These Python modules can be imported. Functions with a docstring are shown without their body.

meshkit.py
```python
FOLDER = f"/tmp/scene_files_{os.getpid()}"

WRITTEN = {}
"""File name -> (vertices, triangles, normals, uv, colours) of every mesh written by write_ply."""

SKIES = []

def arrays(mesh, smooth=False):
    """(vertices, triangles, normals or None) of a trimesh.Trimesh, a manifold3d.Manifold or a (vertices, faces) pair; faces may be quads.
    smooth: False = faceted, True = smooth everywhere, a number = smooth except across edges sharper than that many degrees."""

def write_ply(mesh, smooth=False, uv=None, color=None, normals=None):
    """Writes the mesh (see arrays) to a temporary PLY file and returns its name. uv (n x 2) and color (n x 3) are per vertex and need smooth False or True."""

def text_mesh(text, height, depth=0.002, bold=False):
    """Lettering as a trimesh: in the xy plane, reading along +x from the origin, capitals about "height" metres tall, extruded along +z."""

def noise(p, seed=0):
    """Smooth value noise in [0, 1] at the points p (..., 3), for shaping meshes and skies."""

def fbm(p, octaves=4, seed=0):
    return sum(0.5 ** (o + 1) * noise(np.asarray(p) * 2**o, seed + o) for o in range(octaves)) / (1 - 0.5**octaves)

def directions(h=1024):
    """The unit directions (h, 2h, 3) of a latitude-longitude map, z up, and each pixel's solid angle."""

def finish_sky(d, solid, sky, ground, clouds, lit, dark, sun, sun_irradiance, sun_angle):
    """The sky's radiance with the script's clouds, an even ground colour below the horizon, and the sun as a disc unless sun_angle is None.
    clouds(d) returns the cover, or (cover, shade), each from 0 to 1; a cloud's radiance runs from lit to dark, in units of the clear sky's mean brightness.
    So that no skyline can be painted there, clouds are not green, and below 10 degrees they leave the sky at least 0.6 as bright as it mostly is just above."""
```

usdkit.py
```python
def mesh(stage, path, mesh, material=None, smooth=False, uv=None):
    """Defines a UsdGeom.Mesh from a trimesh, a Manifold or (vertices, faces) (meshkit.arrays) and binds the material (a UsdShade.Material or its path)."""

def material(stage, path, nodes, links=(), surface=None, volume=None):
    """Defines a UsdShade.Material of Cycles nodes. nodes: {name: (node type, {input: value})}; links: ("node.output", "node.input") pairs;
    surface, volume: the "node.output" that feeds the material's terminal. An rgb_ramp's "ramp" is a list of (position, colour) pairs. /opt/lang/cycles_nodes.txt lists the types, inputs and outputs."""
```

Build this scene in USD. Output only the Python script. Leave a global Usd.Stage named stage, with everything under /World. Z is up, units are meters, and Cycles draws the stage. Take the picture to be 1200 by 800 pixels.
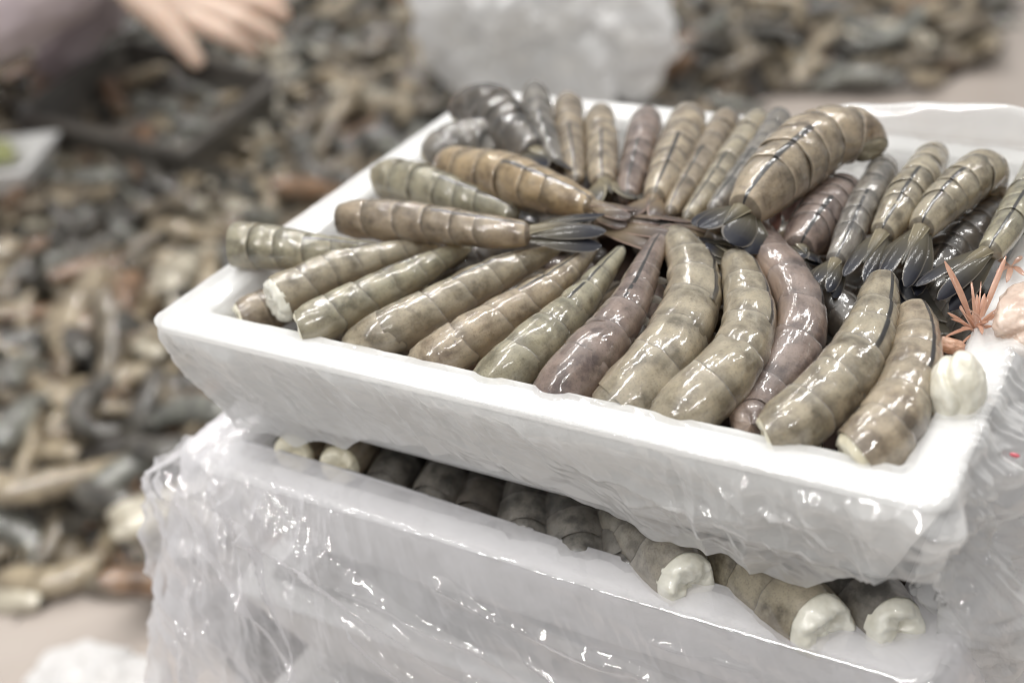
import math, random
import numpy as np
import trimesh, manifold3d
from scipy.interpolate import PchipInterpolator, CubicSpline
from scipy.spatial import cKDTree
from pxr import Usd, UsdGeom, UsdLux, UsdShade, Gf, Sdf
import usdkit, meshkit

stage = Usd.Stage.CreateInMemory()
UsdGeom.SetStageUpAxis(stage, 'Z'); UsdGeom.SetStageMetersPerUnit(stage, 1.0)
UsdGeom.Xform.Define(stage, '/World')

# ---------------------------------------------------------------- camera, lamps, exposure
# world: the top tray's rim is z = 0, its centre the origin, x along its front side
F = 1531.14                                   # focal length in pixels of a 1200 x 800 picture
R = np.array([[.8612, .1776, -.4763], [.4964, -.4954, .7129], [-.1093, -.8503, -.5148]])
Q, _ = np.linalg.qr(R); R = Q * np.sign(np.diag(Q.T @ R))
EYE = np.array([.2534, -.5016, .2864])
cam = UsdGeom.Camera.Define(stage, '/World/camera')
m = np.eye(4); m[0, :3], m[1, :3], m[2, :3], m[3, :3] = R[:, 0], -R[:, 1], -R[:, 2], EYE
cam.AddTransformOp().Set(Gf.Matrix4d(*m.ravel().tolist()))
cam.CreateHorizontalApertureAttr(36.0); cam.CreateVerticalApertureAttr(24.0)
cam.CreateFocalLengthAttr(36.0 * F / 1200)
cam.CreateFStopAttr(36.0 * F / 1200 / 9.5)    # a 9.5 mm lens opening
cam.CreateFocusDistanceAttr(0.530)
cam.CreateClippingRangeAttr(Gf.Vec2f(.02, 100))
cam.CreateExposureAttr(.02)

def lamp(name, pos, size, power, rot=(0, 0, 0), color=(1, .985, .96)):
    l = UsdLux.RectLight.Define(stage, '/World/' + name)
    l.AddTranslateOp().Set(Gf.Vec3d(*pos)); l.AddRotateXYZOp().Set(Gf.Vec3f(*rot))
    l.CreateWidthAttr(size[0]); l.CreateHeightAttr(size[1]); l.CreateIntensityAttr(power); l.CreateColorAttr(Gf.Vec3f(*color))
    l.CreateNormalizeAttr(False)
TUBE, PANEL = 180.0, .8
for k, (x, y, a) in enumerate([(-.75, .35, 62), (.15, 1.15, 62), (-1.5, 1.5, 62), (-.35, -.75, 62), (.9, -1.7, 62), (-.9, -2.1, 62), (1.3, 1.9, 62)]):
    lamp('ceiling_tube_lamp' + ('_%03d' % k if k else ''), (x, y, 1.75), (1.25, .028), TUBE, (0, 0, a))
lamp('ceiling_panel_lamp', (-.1, -.7, 2.3), (3.4, 4.2), PANEL)
dome = UsdLux.DomeLight.Define(stage, '/World/hall_light')
usdkit.material(stage, '/World/Looks/hall_air', {'b': ('background_shader', {'color': (1, 1, 1), 'strength': .29})}, surface='b.background')
UsdShade.MaterialBindingAPI.Apply(dome.GetPrim()).Bind(UsdShade.Material.Get(stage, '/World/Looks/hall_air'))

# ---------------------------------------------------------------- helpers
rng = np.random.default_rng(7)
def ray(px, py): return np.array([(px - 600) / F, (py - 400) / F, 1.0])
def W(px, py, z=0.0):
    d = R @ ray(px, py); return EYE + d * (z - EYE[2]) / d[2]
def WD(px, py, depth): return EYE + R @ ray(px, py) * depth
def depth(p): return float((R.T @ (np.asarray(p) - EYE))[2])
used = {}
def numbered(parent, name):
    n = used.get((parent, name), 0); used[(parent, name)] = n + 1
    return parent + '/' + name + ('_%03d' % n if n else '')
def keys(p, **kw):
    for k, v in kw.items():
        if v: p.SetCustomDataByKey(k, v)
def thing(name, label, category, loc=(0, 0, 0), group=None, kind=None):
    x = UsdGeom.Xform.Define(stage, numbered('/World', name))
    x.AddTranslateOp().Set(Gf.Vec3d(*map(float, loc)))
    keys(x.GetPrim(), label=label, category=category, group=group, kind=kind)
    return x.GetPrim()
def obj(name, mesh, mat, parent=None, smooth=True, uv=None, label=None, category=None, group=None, kind=None, off=None):
    """One mesh prim; off: the world place of the parent, which the vertices are given relative to."""
    path = numbered(str(parent.GetPath()) if parent else '/World', name)
    if off is not None:
        v, f = (mesh.vertices, mesh.faces) if hasattr(mesh, 'vertices') else mesh
        mesh = (np.asarray(v) - np.asarray(off), f)
    g = usdkit.mesh(stage, path, mesh, '/World/Looks/' + mat, smooth=smooth, uv=uv)
    g.CreateDoubleSidedAttr(True)
    keys(g.GetPrim(), label=label, category=category, group=group, kind=kind)
    return g.GetPrim()
def grid_faces(n, k, wrap=False):
    """faces of an n x k grid of vertices; wrap: the second direction closes on itself"""
    i, j = np.meshgrid(np.arange(n - 1), np.arange(k if wrap else k - 1), indexing='ij')
    j2 = (j + 1) % k
    return np.stack([i * k + j, i * k + j2, (i + 1) * k + j2, (i + 1) * k + j], -1).reshape(-1, 4)
def tri(f): return np.vstack([f[:, [0, 1, 2]], f[:, [0, 2, 3]]])
def join(parts):
    v, f, n = [], [], 0
    for a, b in parts:
        b = np.asarray(b); b = tri(b) if b.shape[1] == 4 else b
        v.append(np.asarray(a)); f.append(b + n); n += len(a)
    return np.vstack(v), np.vstack(f)
def unit(a): return a / (np.linalg.norm(a, axis=-1, keepdims=True) + 1e-12)
def sstep(a, b, x):
    t = np.clip((x - a) / (b - a), 0, 1); return t * t * (3 - 2 * t)

# ---------------------------------------------------------------- materials
def mat(name, nodes, links, surface): usdkit.material(stage, '/World/Looks/' + name, nodes, links, surface=surface)
def srgb(r, g, b): return tuple(((c / 255 + .055) / 1.055) ** 2.4 if c > 10 else c / 3294.6 for c in (r, g, b))

def shell_mat(name, c1, c2, c3):
    """wet shrimp shell: c1/c2 mottled, c3 towards the belly. UV: u = segment number + place along it, v = angle (0.5 = back)"""
    M = lambda t, **k: ('math', {'math_type': t, **k})
    nodes = {
        'uv': ('uvmap', {'attribute': 'st'}), 'sep': ('separate_xyz', {}), 'geo': ('geometry', {}),
        'fl': M('floor'), 'fr': M('fraction'),
        'n1': ('noise_texture', {'scale': 85.0, 'detail': 4.0, 'roughness': .65}),
        'r1': ('rgb_ramp', {'ramp': [(.36, c2), (.52, c1), (.68, tuple(min(1, 1.25 * x) for x in c1))]}),
        # fine pigment specks
        'n2': ('noise_texture', {'scale': 1100.0, 'detail': 3.0}),
        'r2': ('rgb_ramp', {'ramp': [(.36, (.5, .48, .46)), (.46, (1, 1, 1))]}),
        'm2': ('mix', {'mix_type': 'multiply', 'fac': .42}),
        # belly
        'dv': M('subtract', value2=.5), 'av': M('absolute'), 'bel': ('map_range', {'range_type': 'smoothstep', 'from_min': .16, 'from_max': .36, 'clamp': True}),
        'm3': ('mix', {'mix_type': 'mix', 'color2': c3}),
        # pale margin and dark line at the rear edge of every segment
        'pm': ('map_range', {'range_type': 'smoothstep', 'from_min': .80, 'from_max': .96, 'to_max': .40, 'clamp': True}),
        'm4': ('mix', {'mix_type': 'mix', 'color2': tuple(min(1, x * 1.55 + .03) for x in c1)}),
        'dl': ('map_range', {'range_type': 'smoothstep', 'from_min': .972, 'from_max': .992, 'to_max': .6, 'clamp': True}),
        'm5': ('mix', {'mix_type': 'mix', 'color2': (.03, .025, .022)}),
        # black line down the back of the rear segments, broken here and there
        'bl': ('map_range', {'from_min': .018, 'from_max': .012, 'clamp': True}),
        'gi': M('greater_than', value2=2.5),
        'n3': ('noise_texture', {'scale': 160.0, 'detail': 1.0}), 'g3': M('greater_than', value2=.30),
        'b1': M('multiply'), 'b2': M('multiply'),
        'm6': ('mix', {'mix_type': 'mix', 'color2': (.012, .011, .011)}),
        # streaks of flesh seen through the shell, and the tucked-in front of every plate
        'cb': ('combine_xyz', {}), 'u2': M('multiply', value2=1.6), 'v2': M('multiply', value2=15.0),
        'ns': ('noise_texture', {'scale': 1.0, 'detail': 4.0, 'roughness': .6, 'distortion': .5}), 'rs': ('rgb_ramp', {'ramp': [(.32, (.70, .69, .68)), (.5, (1, 1, 1)), (.72, (1.0, 1.0, 1.0))]}),
        'm7': ('mix', {'mix_type': 'multiply', 'fac': .8}),
        'tk': ('map_range', {'range_type': 'smoothstep', 'from_min': .0, 'from_max': .26, 'to_min': .36, 'to_max': 0.0, 'clamp': True}), 'm8': ('mix', {'mix_type': 'mix', 'color2': tuple(.45 * x for x in c2)}),
        # glaze of water
        'n5': ('noise_texture', {'scale': 360.0, 'detail': 2.5, 'roughness': .5, 'distortion': .8}),
        'bu': ('bump', {'strength': .40, 'distance': .00036}),
        'n6': ('noise_texture', {'scale': 900.0, 'detail': 2.0}), 'bu2': ('bump', {'strength': .25, 'distance': .00012}),
        'p': ('principled_bsdf', {'roughness': .42, 'subsurface_weight': .40, 'subsurface_radius': (1.0, .8, .6), 'subsurface_scale': .005,
                                  'coat_weight': 1.0, 'coat_roughness': .03, 'coat_ior': 1.5, 'specular_ior_level': .4}),
    }
    links = [('uv.UV', 'sep.vector'), ('sep.x', 'fl.value1'), ('sep.x', 'fr.value1'), ('geo.position', 'n1.vector'), ('n1.fac', 'r1.fac'),
             ('geo.position', 'n2.vector'), ('n2.fac', 'r2.fac'), ('r1.color', 'm2.color1'), ('r2.color', 'm2.color2'),
             ('sep.y', 'dv.value1'), ('dv.value', 'av.value1'), ('av.value', 'bel.value'), ('bel.result', 'm3.fac'), ('m2.color', 'm3.color1'),
             ('fr.value', 'pm.value'), ('pm.result', 'm4.fac'), ('m3.color', 'm4.color1'),
             ('fr.value', 'dl.value'), ('dl.result', 'm5.fac'), ('m4.color', 'm5.color1'),
             ('av.value', 'bl.value'), ('fl.value', 'gi.value1'), ('geo.position', 'n3.vector'), ('n3.fac', 'g3.value1'),
             ('bl.result', 'b1.value1'), ('gi.value', 'b1.value2'), ('b1.value', 'b2.value1'), ('g3.value', 'b2.value2'), ('b2.value', 'm6.fac'), ('m5.color', 'm6.color1'),
             ('sep.x', 'u2.value1'), ('sep.y', 'v2.value1'), ('u2.value', 'cb.x'), ('v2.value', 'cb.y'), ('cb.vector', 'ns.vector'), ('ns.fac', 'rs.fac'), ('m6.color', 'm7.color1'), ('rs.color', 'm7.color2'),
             ('fr.value', 'tk.value'), ('tk.result', 'm8.fac'), ('m7.color', 'm8.color1'),
             ('m8.color', 'p.base_color'), ('geo.position', 'n5.vector'), ('n5.fac', 'bu.height'), ('bu.normal', 'p.coat_normal'),
             ('geo.position', 'n6.vector'), ('n6.fac', 'bu2.height'), ('bu2.normal', 'p.normal')]
    mat(name, nodes, links, 'p.BSDF')
SHELLS = {
    'olive': ((142, 132, 112), (104, 95, 79), (154, 140, 118)),
    'grey': ((140, 133, 121), (108, 102, 93), (158, 148, 132)),
    'brown': ((132, 118, 99), (98, 85, 70), (146, 130, 108)),
    'purple': ((122, 106, 98), (90, 76, 72), (142, 122, 108)),
    'yellow': ((144, 124, 94), (108, 90, 66), (154, 132, 102)),
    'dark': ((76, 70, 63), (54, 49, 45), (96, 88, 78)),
    'green': ((137, 131, 110), (101, 96, 79), (149, 139, 116)),
    'tan': ((147, 133, 112), (109, 95, 78), (157, 140, 116)),
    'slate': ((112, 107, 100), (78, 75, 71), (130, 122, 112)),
}
for k, c in SHELLS.items(): shell_mat('shell_' + k, *[tuple((.92 * q + .08 * (srgb(*x)[0] * .3 + srgb(*x)[1] * .6 + srgb(*x)[2] * .1) * u) * g for q, u in zip(srgb(*x), (1.03, 1.0, .90))) for x, g in zip(c, (.88, .79, .90))])

def wet(name, c1, c2, scale=90, rough=.4, coat=.8, sss=.25, bump=.0004, trans=None):
    nodes = {'geo': ('geometry', {}), 'n': ('noise_texture', {'scale': float(scale), 'detail': 4.0}), 'r': ('rgb_ramp', {'ramp': [(.32, c2), (.66, c1)]}),
             'n5': ('noise_texture', {'scale': 300.0, 'detail': 4.0, 'roughness': .6}), 'bu': ('bump', {'strength': .6, 'distance': bump}),
             'p': ('principled_bsdf', {'roughness': rough, 'subsurface_weight': sss, 'subsurface_radius': (1, .8, .6), 'subsurface_scale': .005, 'coat_weight': coat, 'coat_roughness': .05})}
    links = [('geo.position', 'n.vector'), ('n.fac', 'r.fac'), ('r.color', 'p.base_color'), ('geo.position', 'n5.vector'), ('n5.fac', 'bu.height'), ('bu.normal', 'p.normal'), ('bu.normal', 'p.coat_normal')]
    s = 'p.BSDF'
    if trans:
        nodes |= {'t': ('translucent_bsdf', {'color': c1}), 'mx': ('mix_closure', {'fac': trans})}
        links += [('p.BSDF', 'mx.closure1'), ('t.BSDF', 'mx.closure2')]; s = 'mx.closure'
    mat(name, nodes, links, s)
wet('flesh_pale', srgb(222, 214, 190), srgb(196, 186, 158), bump=.0006)
wet('flesh_white', srgb(224, 220, 206), srgb(196, 191, 174), 140, bump=.0005)
wet('flesh_pink', srgb(194, 176, 162), srgb(166, 142, 128), bump=.0005)
wet('flesh_grey', srgb(176, 166, 142), srgb(140, 130, 110), bump=.0006)
wet('pink_leg', srgb(176, 122, 106), srgb(140, 84, 74), 200, trans=.3)
wet('orange_leg', srgb(206, 164, 138), srgb(170, 124, 100), 200, trans=.45)
wet('shell_orange', srgb(214, 166, 136), srgb(190, 134, 106), 160, trans=.3)
wet('blood', srgb(190, 60, 70), srgb(170, 40, 50), 200)
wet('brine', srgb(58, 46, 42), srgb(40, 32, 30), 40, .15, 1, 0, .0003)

def fan_mat(name, dark, base, rim):
    """tail blades. UV: u along the blade, v across it (0..1)"""
    M = lambda t, **k: ('math', {'math_type': t, **k})
    nodes = {'uv': ('uvmap', {'attribute': 'st'}), 'sep': ('separate_xyz', {}), 'geo': ('geometry', {}),
             'r': ('rgb_ramp', {'ramp': [(0, base), (.35, base), (.8, dark), (1, dark)]}),
             'dv': M('subtract', value2=.5), 'av': M('absolute'), 'rim': ('map_range', {'range_type': 'smoothstep', 'from_min': .41, 'from_max': .48, 'to_max': .75, 'clamp': True}),
             'm': ('mix', {'color2': rim}),
             'vs': M('multiply', value2=11.0), 'sn': M('pingpong', value2=.5), 'st': ('map_range', {'from_min': .0, 'from_max': .12, 'to_min': .45, 'to_max': 0.0, 'clamp': True}),
             'm2': ('mix', {'color2': tuple(.3 * x for x in base)}),
             'n': ('noise_texture', {'scale': 500.0, 'detail': 3.0}), 'bu': ('bump', {'strength': .5, 'distance': .0002}),
             'p': ('principled_bsdf', {'roughness': .5, 'specular_ior_level': .25, 'coat_weight': .3, 'coat_roughness': .08}), 't': ('translucent_bsdf', {}), 'mx': ('mix_closure', {'fac': .15})}
    links = [('uv.UV', 'sep.vector'), ('sep.x', 'r.fac'), ('sep.y', 'dv.value1'), ('dv.value', 'av.value1'), ('av.value', 'rim.value'), ('rim.result', 'm.fac'),
             ('r.color', 'm2.color1'), ('sep.y', 'vs.value1'), ('vs.value', 'sn.value1'), ('sn.value', 'st.value'), ('st.result', 'm2.fac'), ('m2.color', 'm.color1'), ('m.color', 'p.base_color'), ('m.color', 't.color'),
             ('geo.position', 'n.vector'), ('n.fac', 'bu.height'), ('bu.normal', 'p.normal'), ('bu.normal', 'p.coat_normal'), ('p.BSDF', 'mx.closure1'), ('t.BSDF', 'mx.closure2')]
    mat(name, nodes, links, 'mx.closure')
fan_mat('fan_blue', srgb(26, 28, 38), srgb(72, 67, 54), srgb(112, 106, 98))
fan_mat('fan_olive', srgb(66, 64, 60), srgb(112, 104, 84), srgb(166, 158, 136))
fan_mat('fan_brown', srgb(74, 64, 60), srgb(114, 100, 80), srgb(160, 136, 124))

mat('foam', {'geo': ('geometry', {}), 'v': ('voronoi_texture', {'scale': 330.0, 'feature': 'distance_to_edge'}), 'mr': ('map_range', {'from_max': .12, 'clamp': True}),
             'n': ('noise_texture', {'scale': 60.0, 'detail': 4.0}), 'ad': ('math', {'math_type': 'add'}), 'bu': ('bump', {'strength': .45, 'distance': .0006}),
             'n2': ('noise_texture', {'scale': 22.0, 'detail': 3.0}), 'r': ('rgb_ramp', {'ramp': [(.3, (.68, .675, .66)), (.6, (.75, .75, .74))]}),
             'p': ('principled_bsdf', {'roughness': .5, 'subsurface_weight': .3, 'subsurface_radius': (1, 1, 1), 'subsurface_scale': .006, 'coat_weight': .12, 'coat_roughness': .3})},
    [('geo.position', 'v.vector'), ('v.distance', 'mr.value'), ('geo.position', 'n.vector'), ('mr.result', 'ad.value1'), ('n.fac', 'ad.value2'), ('ad.value', 'bu.height'), ('bu.normal', 'p.normal'),
     ('geo.position', 'n2.vector'), ('n2.fac', 'r.fac'), ('r.color', 'p.base_color')], 'p.BSDF')

def film_mat(name, opac, tint, gloss_rough=.13, spread=.25):
    """milky polythene film: part clear, part white scatter, with a sheen; cloudy where the film is creased or doubled"""
    nodes = {'geo': ('geometry', {}), 'n': ('noise_texture', {'scale': 45.0, 'detail': 4.0, 'roughness': .7, 'distortion': 1.2}),
             'mr': ('map_range', {'from_min': .3, 'from_max': .7, 'to_min': max(0, opac - spread * .3), 'to_max': min(1, opac + spread * .3), 'clamp': True}),
             'n2': ('noise_texture', {'scale': 260.0, 'detail': 3.0, 'distortion': .8}), 'bu': ('bump', {'strength': .25, 'distance': .0002}),
             'lw': ('layer_weight', {'blend': .35}), 'lw2': ('layer_weight', {'blend': .5}), 'mxo': ('math', {'math_type': 'multiply_add', 'value2': .75, 'use_clamp': True}),
             'tr': ('transparent_bsdf', {'color': (.97, .97, .97)}), 'df': ('diffuse_bsdf', {'color': tint}), 'tl': ('translucent_bsdf', {'color': tint}),
             'ml': ('mix_closure', {'fac': .45}), 'mo': ('mix_closure', {}),
             'gl': ('glossy_bsdf', {'color': (1, 1, 1), 'roughness': gloss_rough}), 'fp': ('math', {'math_type': 'power', 'value2': 4.0}), 'fr': ('math', {'math_type': 'multiply_add', 'value2': .5, 'value3': .06}), 'out': ('mix_closure', {})}
    links = [('geo.position', 'n.vector'), ('n.fac', 'mr.value'), ('lw.facing', 'mxo.value1'), ('mr.result', 'mxo.value3'), ('mxo.value', 'mo.fac'),
             ('df.BSDF', 'ml.closure1'), ('tl.BSDF', 'ml.closure2'), ('tr.BSDF', 'mo.closure1'), ('ml.closure', 'mo.closure2'),
             ('geo.position', 'n2.vector'), ('n2.fac', 'bu.height'), ('bu.normal', 'gl.normal'), ('lw2.facing', 'fp.value1'), ('fp.value', 'fr.value1'), ('fr.value', 'out.fac'), ('mo.closure', 'out.closure1'), ('gl.BSDF', 'out.closure2')]
    mat(name, nodes, links, 'out.closure')
film_mat('film_top', .34, (.83, .83, .825), .07)
film_mat('film_bag', .24, (.92, .91, .935), .08)
film_mat('film_clear', .05, (.92, .91, .935), .05, .16)
film_mat('film_far', .50, (.95, .95, .95), .2)

def plain(name, c1, c2, scale, rough, coat=0.0, bump=.0003):
    mat(name, {'geo': ('geometry', {}), 'n': ('noise_texture', {'scale': float(scale), 'detail': 5.0}), 'r': ('rgb_ramp', {'ramp': [(.3, c2), (.7, c1)]}), 'bu': ('bump', {'strength': .4, 'distance': bump}),
               'p': ('principled_bsdf', {'roughness': rough, 'coat_weight': coat, 'coat_roughness': .1})},
        [('geo.position', 'n.vector'), ('n.fac', 'r.fac'), ('r.color', 'p.base_color'), ('n.fac', 'bu.height'), ('bu.normal', 'p.normal')], 'p.BSDF')
plain('table_top', srgb(180, 170, 162), srgb(162, 152, 144), 5, .4, .2)
plain('floor_grey', srgb(112, 108, 104), srgb(90, 87, 84), 3, .4, .2)
plain('dark_tub', srgb(92, 88, 82), srgb(70, 68, 64), 12, .4, .3)
plain('tub_rim', srgb(104, 100, 94), srgb(84, 80, 76), 14, .4, .3)
plain('smock', srgb(228, 214, 218), srgb(212, 198, 204), 20, .8)
mat('skin', {'geo': ('geometry', {}), 'n': ('noise_texture', {'scale': 60.0, 'detail': 4.0}), 'r': ('rgb_ramp', {'ramp': [(.3, srgb(194, 168, 150)), (.7, srgb(208, 186, 170))]}),
             'p': ('principled_bsdf', {'roughness': .45, 'subsurface_weight': .15, 'subsurface_scale': .004, 'coat_weight': .15})},
    [('geo.position', 'n.vector'), ('n.fac', 'r.fac'), ('r.color', 'p.base_color')], 'p.BSDF')
plain('hair_dark', srgb(40, 34, 30), srgb(26, 22, 20), 200, .5)

# ---------------------------------------------------------------- setting: table
TZ = -.62
def sheet(x0, x1, y0, y1, n, k, z):
    x, y = np.meshgrid(np.linspace(x0, x1, n), np.linspace(y0, y1, k), indexing='ij')
    return np.stack([x, y, np.full(x.shape, z)], -1).reshape(-1, 3), grid_faces(n, k)
from shapely.geometry import Polygon, Point
table_ = trimesh.creation.extrude_polygon(Polygon([(1.6, -1), (1.6, 4.4), (-3.2, 4.4), (-3.2, 1.5), (-1.78, .85), (-1.78, -1)]), .04, engine='earcut'); table_.apply_translation([0, 0, TZ - .04])
FZ = TZ - .70
vf, ff = sheet(-5, 4, -2.5, 6, 30, 30, FZ)
obj('floor', (vf, ff), 'floor_grey', kind='structure', smooth=False)
obj('table', table_, 'table_top', kind='structure', smooth=False)

# ---------------------------------------------------------------- foam trays (lofted round a rounded rectangle)
HX, HY, CR = .180, .1495, .009
def loop(nx=150, ny=124, nc=12):
    """(corner signs, edge blend, normals): the ring as centre + r * normal; runs counter-clockwise from the front left corner"""
    c, n = [], []
    corners = [(-1, -1), (1, -1), (1, 1), (-1, 1)]
    start = [180, 270, 0, 90]
    for k in range(4):
        for a in np.linspace(start[k], start[k] + 90, nc):
            a = math.radians(a); c.append(corners[k]); n.append((math.cos(a), math.sin(a)))
        nxt, cnt = corners[(k + 1) % 4], (nx if k % 2 == 0 else ny)
        for t in np.linspace(0, 1, cnt + 2)[1:-1]:
            c.append(tuple(np.array(corners[k]) * (1 - t) + np.array(nxt) * t)); a = math.radians(start[k] + 90); n.append((math.cos(a), math.sin(a)))
    return np.array(c, float), np.array(n)
def ring(c, n, inset, hx=HX, hy=HY, cr=CR):
    inset = np.asarray(inset, float) * np.ones(len(c)); r = np.maximum(cr - inset, .004)
    return np.stack([c[:, 0] * (hx - inset - r), c[:, 1] * (hy - inset - r)], 1) + n * r[:, None]
def foam_tray(name, label, z, seed, group=None, wall=.017, hx=HX, hy=HY, depth_=.059, loc=(0, 0), res=1.0, rot=0):
    c, n = loop(int(150 * res), int(124 * res), 12)
    prof = []                                              # (inset, z)
    prof += [(.024 * (1 - t), -depth_ * (1 - t)) for t in np.linspace(0, .94, 22)]
    for a in np.linspace(180, 90, 6): prof.append((.004 + .004 * math.cos(math.radians(a)), -.004 + .004 * math.sin(math.radians(a))))
    for t in np.linspace(0, 1, 6)[1:-1]: prof.append((.004 + (wall - .008) * t, 0))
    for a in np.linspace(90, 0, 6): prof.append((wall - .004 + .004 * math.cos(math.radians(a)), -.004 + .004 * math.sin(math.radians(a))))
    prof += [(wall + .016 * t, -depth_ * .78 * t) for t in np.linspace(.1, 1, 14)]
    prof += [(wall + .031, -depth_ * .80), (.08, -depth_ * .80), (.1485, -depth_ * .80)]
    V = np.stack([np.column_stack([ring(c, n, i, hx, hy), np.full(len(c), zz)]) for i, zz in prof])
    d = (meshkit.fbm(V * 45 + seed, 4, seed) - .5) * .0022 + (meshkit.fbm(V * 12 + seed, 2, seed + 9) - .5) * .0022 + (meshkit.noise(V * 260, seed) - .5) * .0007
    N = np.concatenate([np.broadcast_to(n[None], V.shape[:2] + (2,)), np.full(V.shape[:2] + (1,), .6)], -1)
    V = V + N * d[..., None]
    k = len(c); V = V.reshape(-1, 3)
    F_ = grid_faces(len(prof), k, True)
    a = math.radians(rot); V = np.column_stack([V[:, 0] * math.cos(a) - V[:, 1] * math.sin(a), V[:, 0] * math.sin(a) + V[:, 1] * math.cos(a), V[:, 2]])
    bottom = np.arange(k); mid = len(V); V = np.vstack([V, [[0, 0, -depth_]]])
    F_ = np.vstack([tri(F_), np.column_stack([np.roll(bottom, -1), bottom, np.full(k, mid)])])
    t = thing(name, label, 'foam tray', (loc[0], loc[1], z), group)
    obj('foam_body', (V, F_), 'foam', t)
    return t
Z2 = -.080
foam_tray('foam_tray', 'top white foam tray, open and brim full of raw shrimp tails in a fan', 0, 3)
foam_tray('foam_tray', 'lower white foam tray, under the full one, its contents half hidden by it', Z2, 5)
for k in range(3):
    foam_tray('foam_tray', 'white foam tray at the bottom of the stack, below the bagged lower tray', Z2 * (k + 2) - (.002 * k), 11 + k, 'foam trays holding up the stack', res=.3)

# ---------------------------------------------------------------- film
def cells(s, l, size, seed, aniso=1.0, ang=0.0):
    """F2 - F1 of jittered cells on the film's own (s, l) plane: facets with creases between them"""
    ca, sa = math.cos(ang), math.sin(ang)
    p = np.stack([(s * ca + l * sa) / size, (-s * sa + l * ca) / size / aniso], -1).reshape(-1, 2)
    w = np.stack([meshkit.noise(np.column_stack([p * .9, np.zeros(len(p))]), seed), meshkit.noise(np.column_stack([p * .9, np.full(len(p), 5.5)]), seed)], -1)
    p = p + .5 * (w - .5)
    r = np.random.default_rng(seed)
    lo, hi = np.floor(p.min(0)) - 2, np.ceil(p.max(0)) + 2
    gx, gy = np.meshgrid(np.arange(lo[0], hi[0]), np.arange(lo[1], hi[1]), indexing='ij')
    pts = np.stack([gx, gy], -1).reshape(-1, 2) + r.uniform(-.48, .48, (gx.size, 2))
    d, _ = cKDTree(pts).query(p, 2)
    return np.minimum(d[:, 1] - d[:, 0], .9).reshape(np.shape(s))
def ridges(s, l, size, seed, aniso, ang):
    """sharp creases, drawn out along one direction"""
    ca, sa = math.cos(ang), math.sin(ang)
    p = np.stack([(s * ca + l * sa) / size / aniso, (-s * sa + l * ca) / size, np.full(np.shape(s), seed * 3.7)], -1)
    w = np.stack([meshkit.noise(p * .7, seed + 50), meshkit.noise(p * .7, seed + 51), np.zeros(np.shape(s))], -1) - .5
    return 1 - np.abs(2 * meshkit.noise(p + 1.1 * w, seed) - 1)
def crumple(s, l, seed, big=.05, amp=1.0, ang=.9):
    h = .0048 * ridges(s, l, big * .55, seed, 3.2, ang) + .0036 * ridges(s, l, big * .28, seed + 1, 4.0, ang + .5) + .0018 * ridges(s, l, big * .17, seed + 2, 3.5, ang - .7) + .0016 * cells(s, l, big * .45, seed + 9, 2.2, .6)
    m = sstep(.38, .62, meshkit.noise(np.stack([s / big / 1.2, l / big / 1.2, np.full(np.shape(s), 1.5)], -1), seed + 7))
    h = h + (.35 + m) * (.0014 * ridges(s, l, big * .085, seed + 3, 5.0, ang + .3) + .0010 * ridges(s, l, big * .06, seed + 4, 5.0, ang - .5)) - .006
    return amp * h
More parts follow.
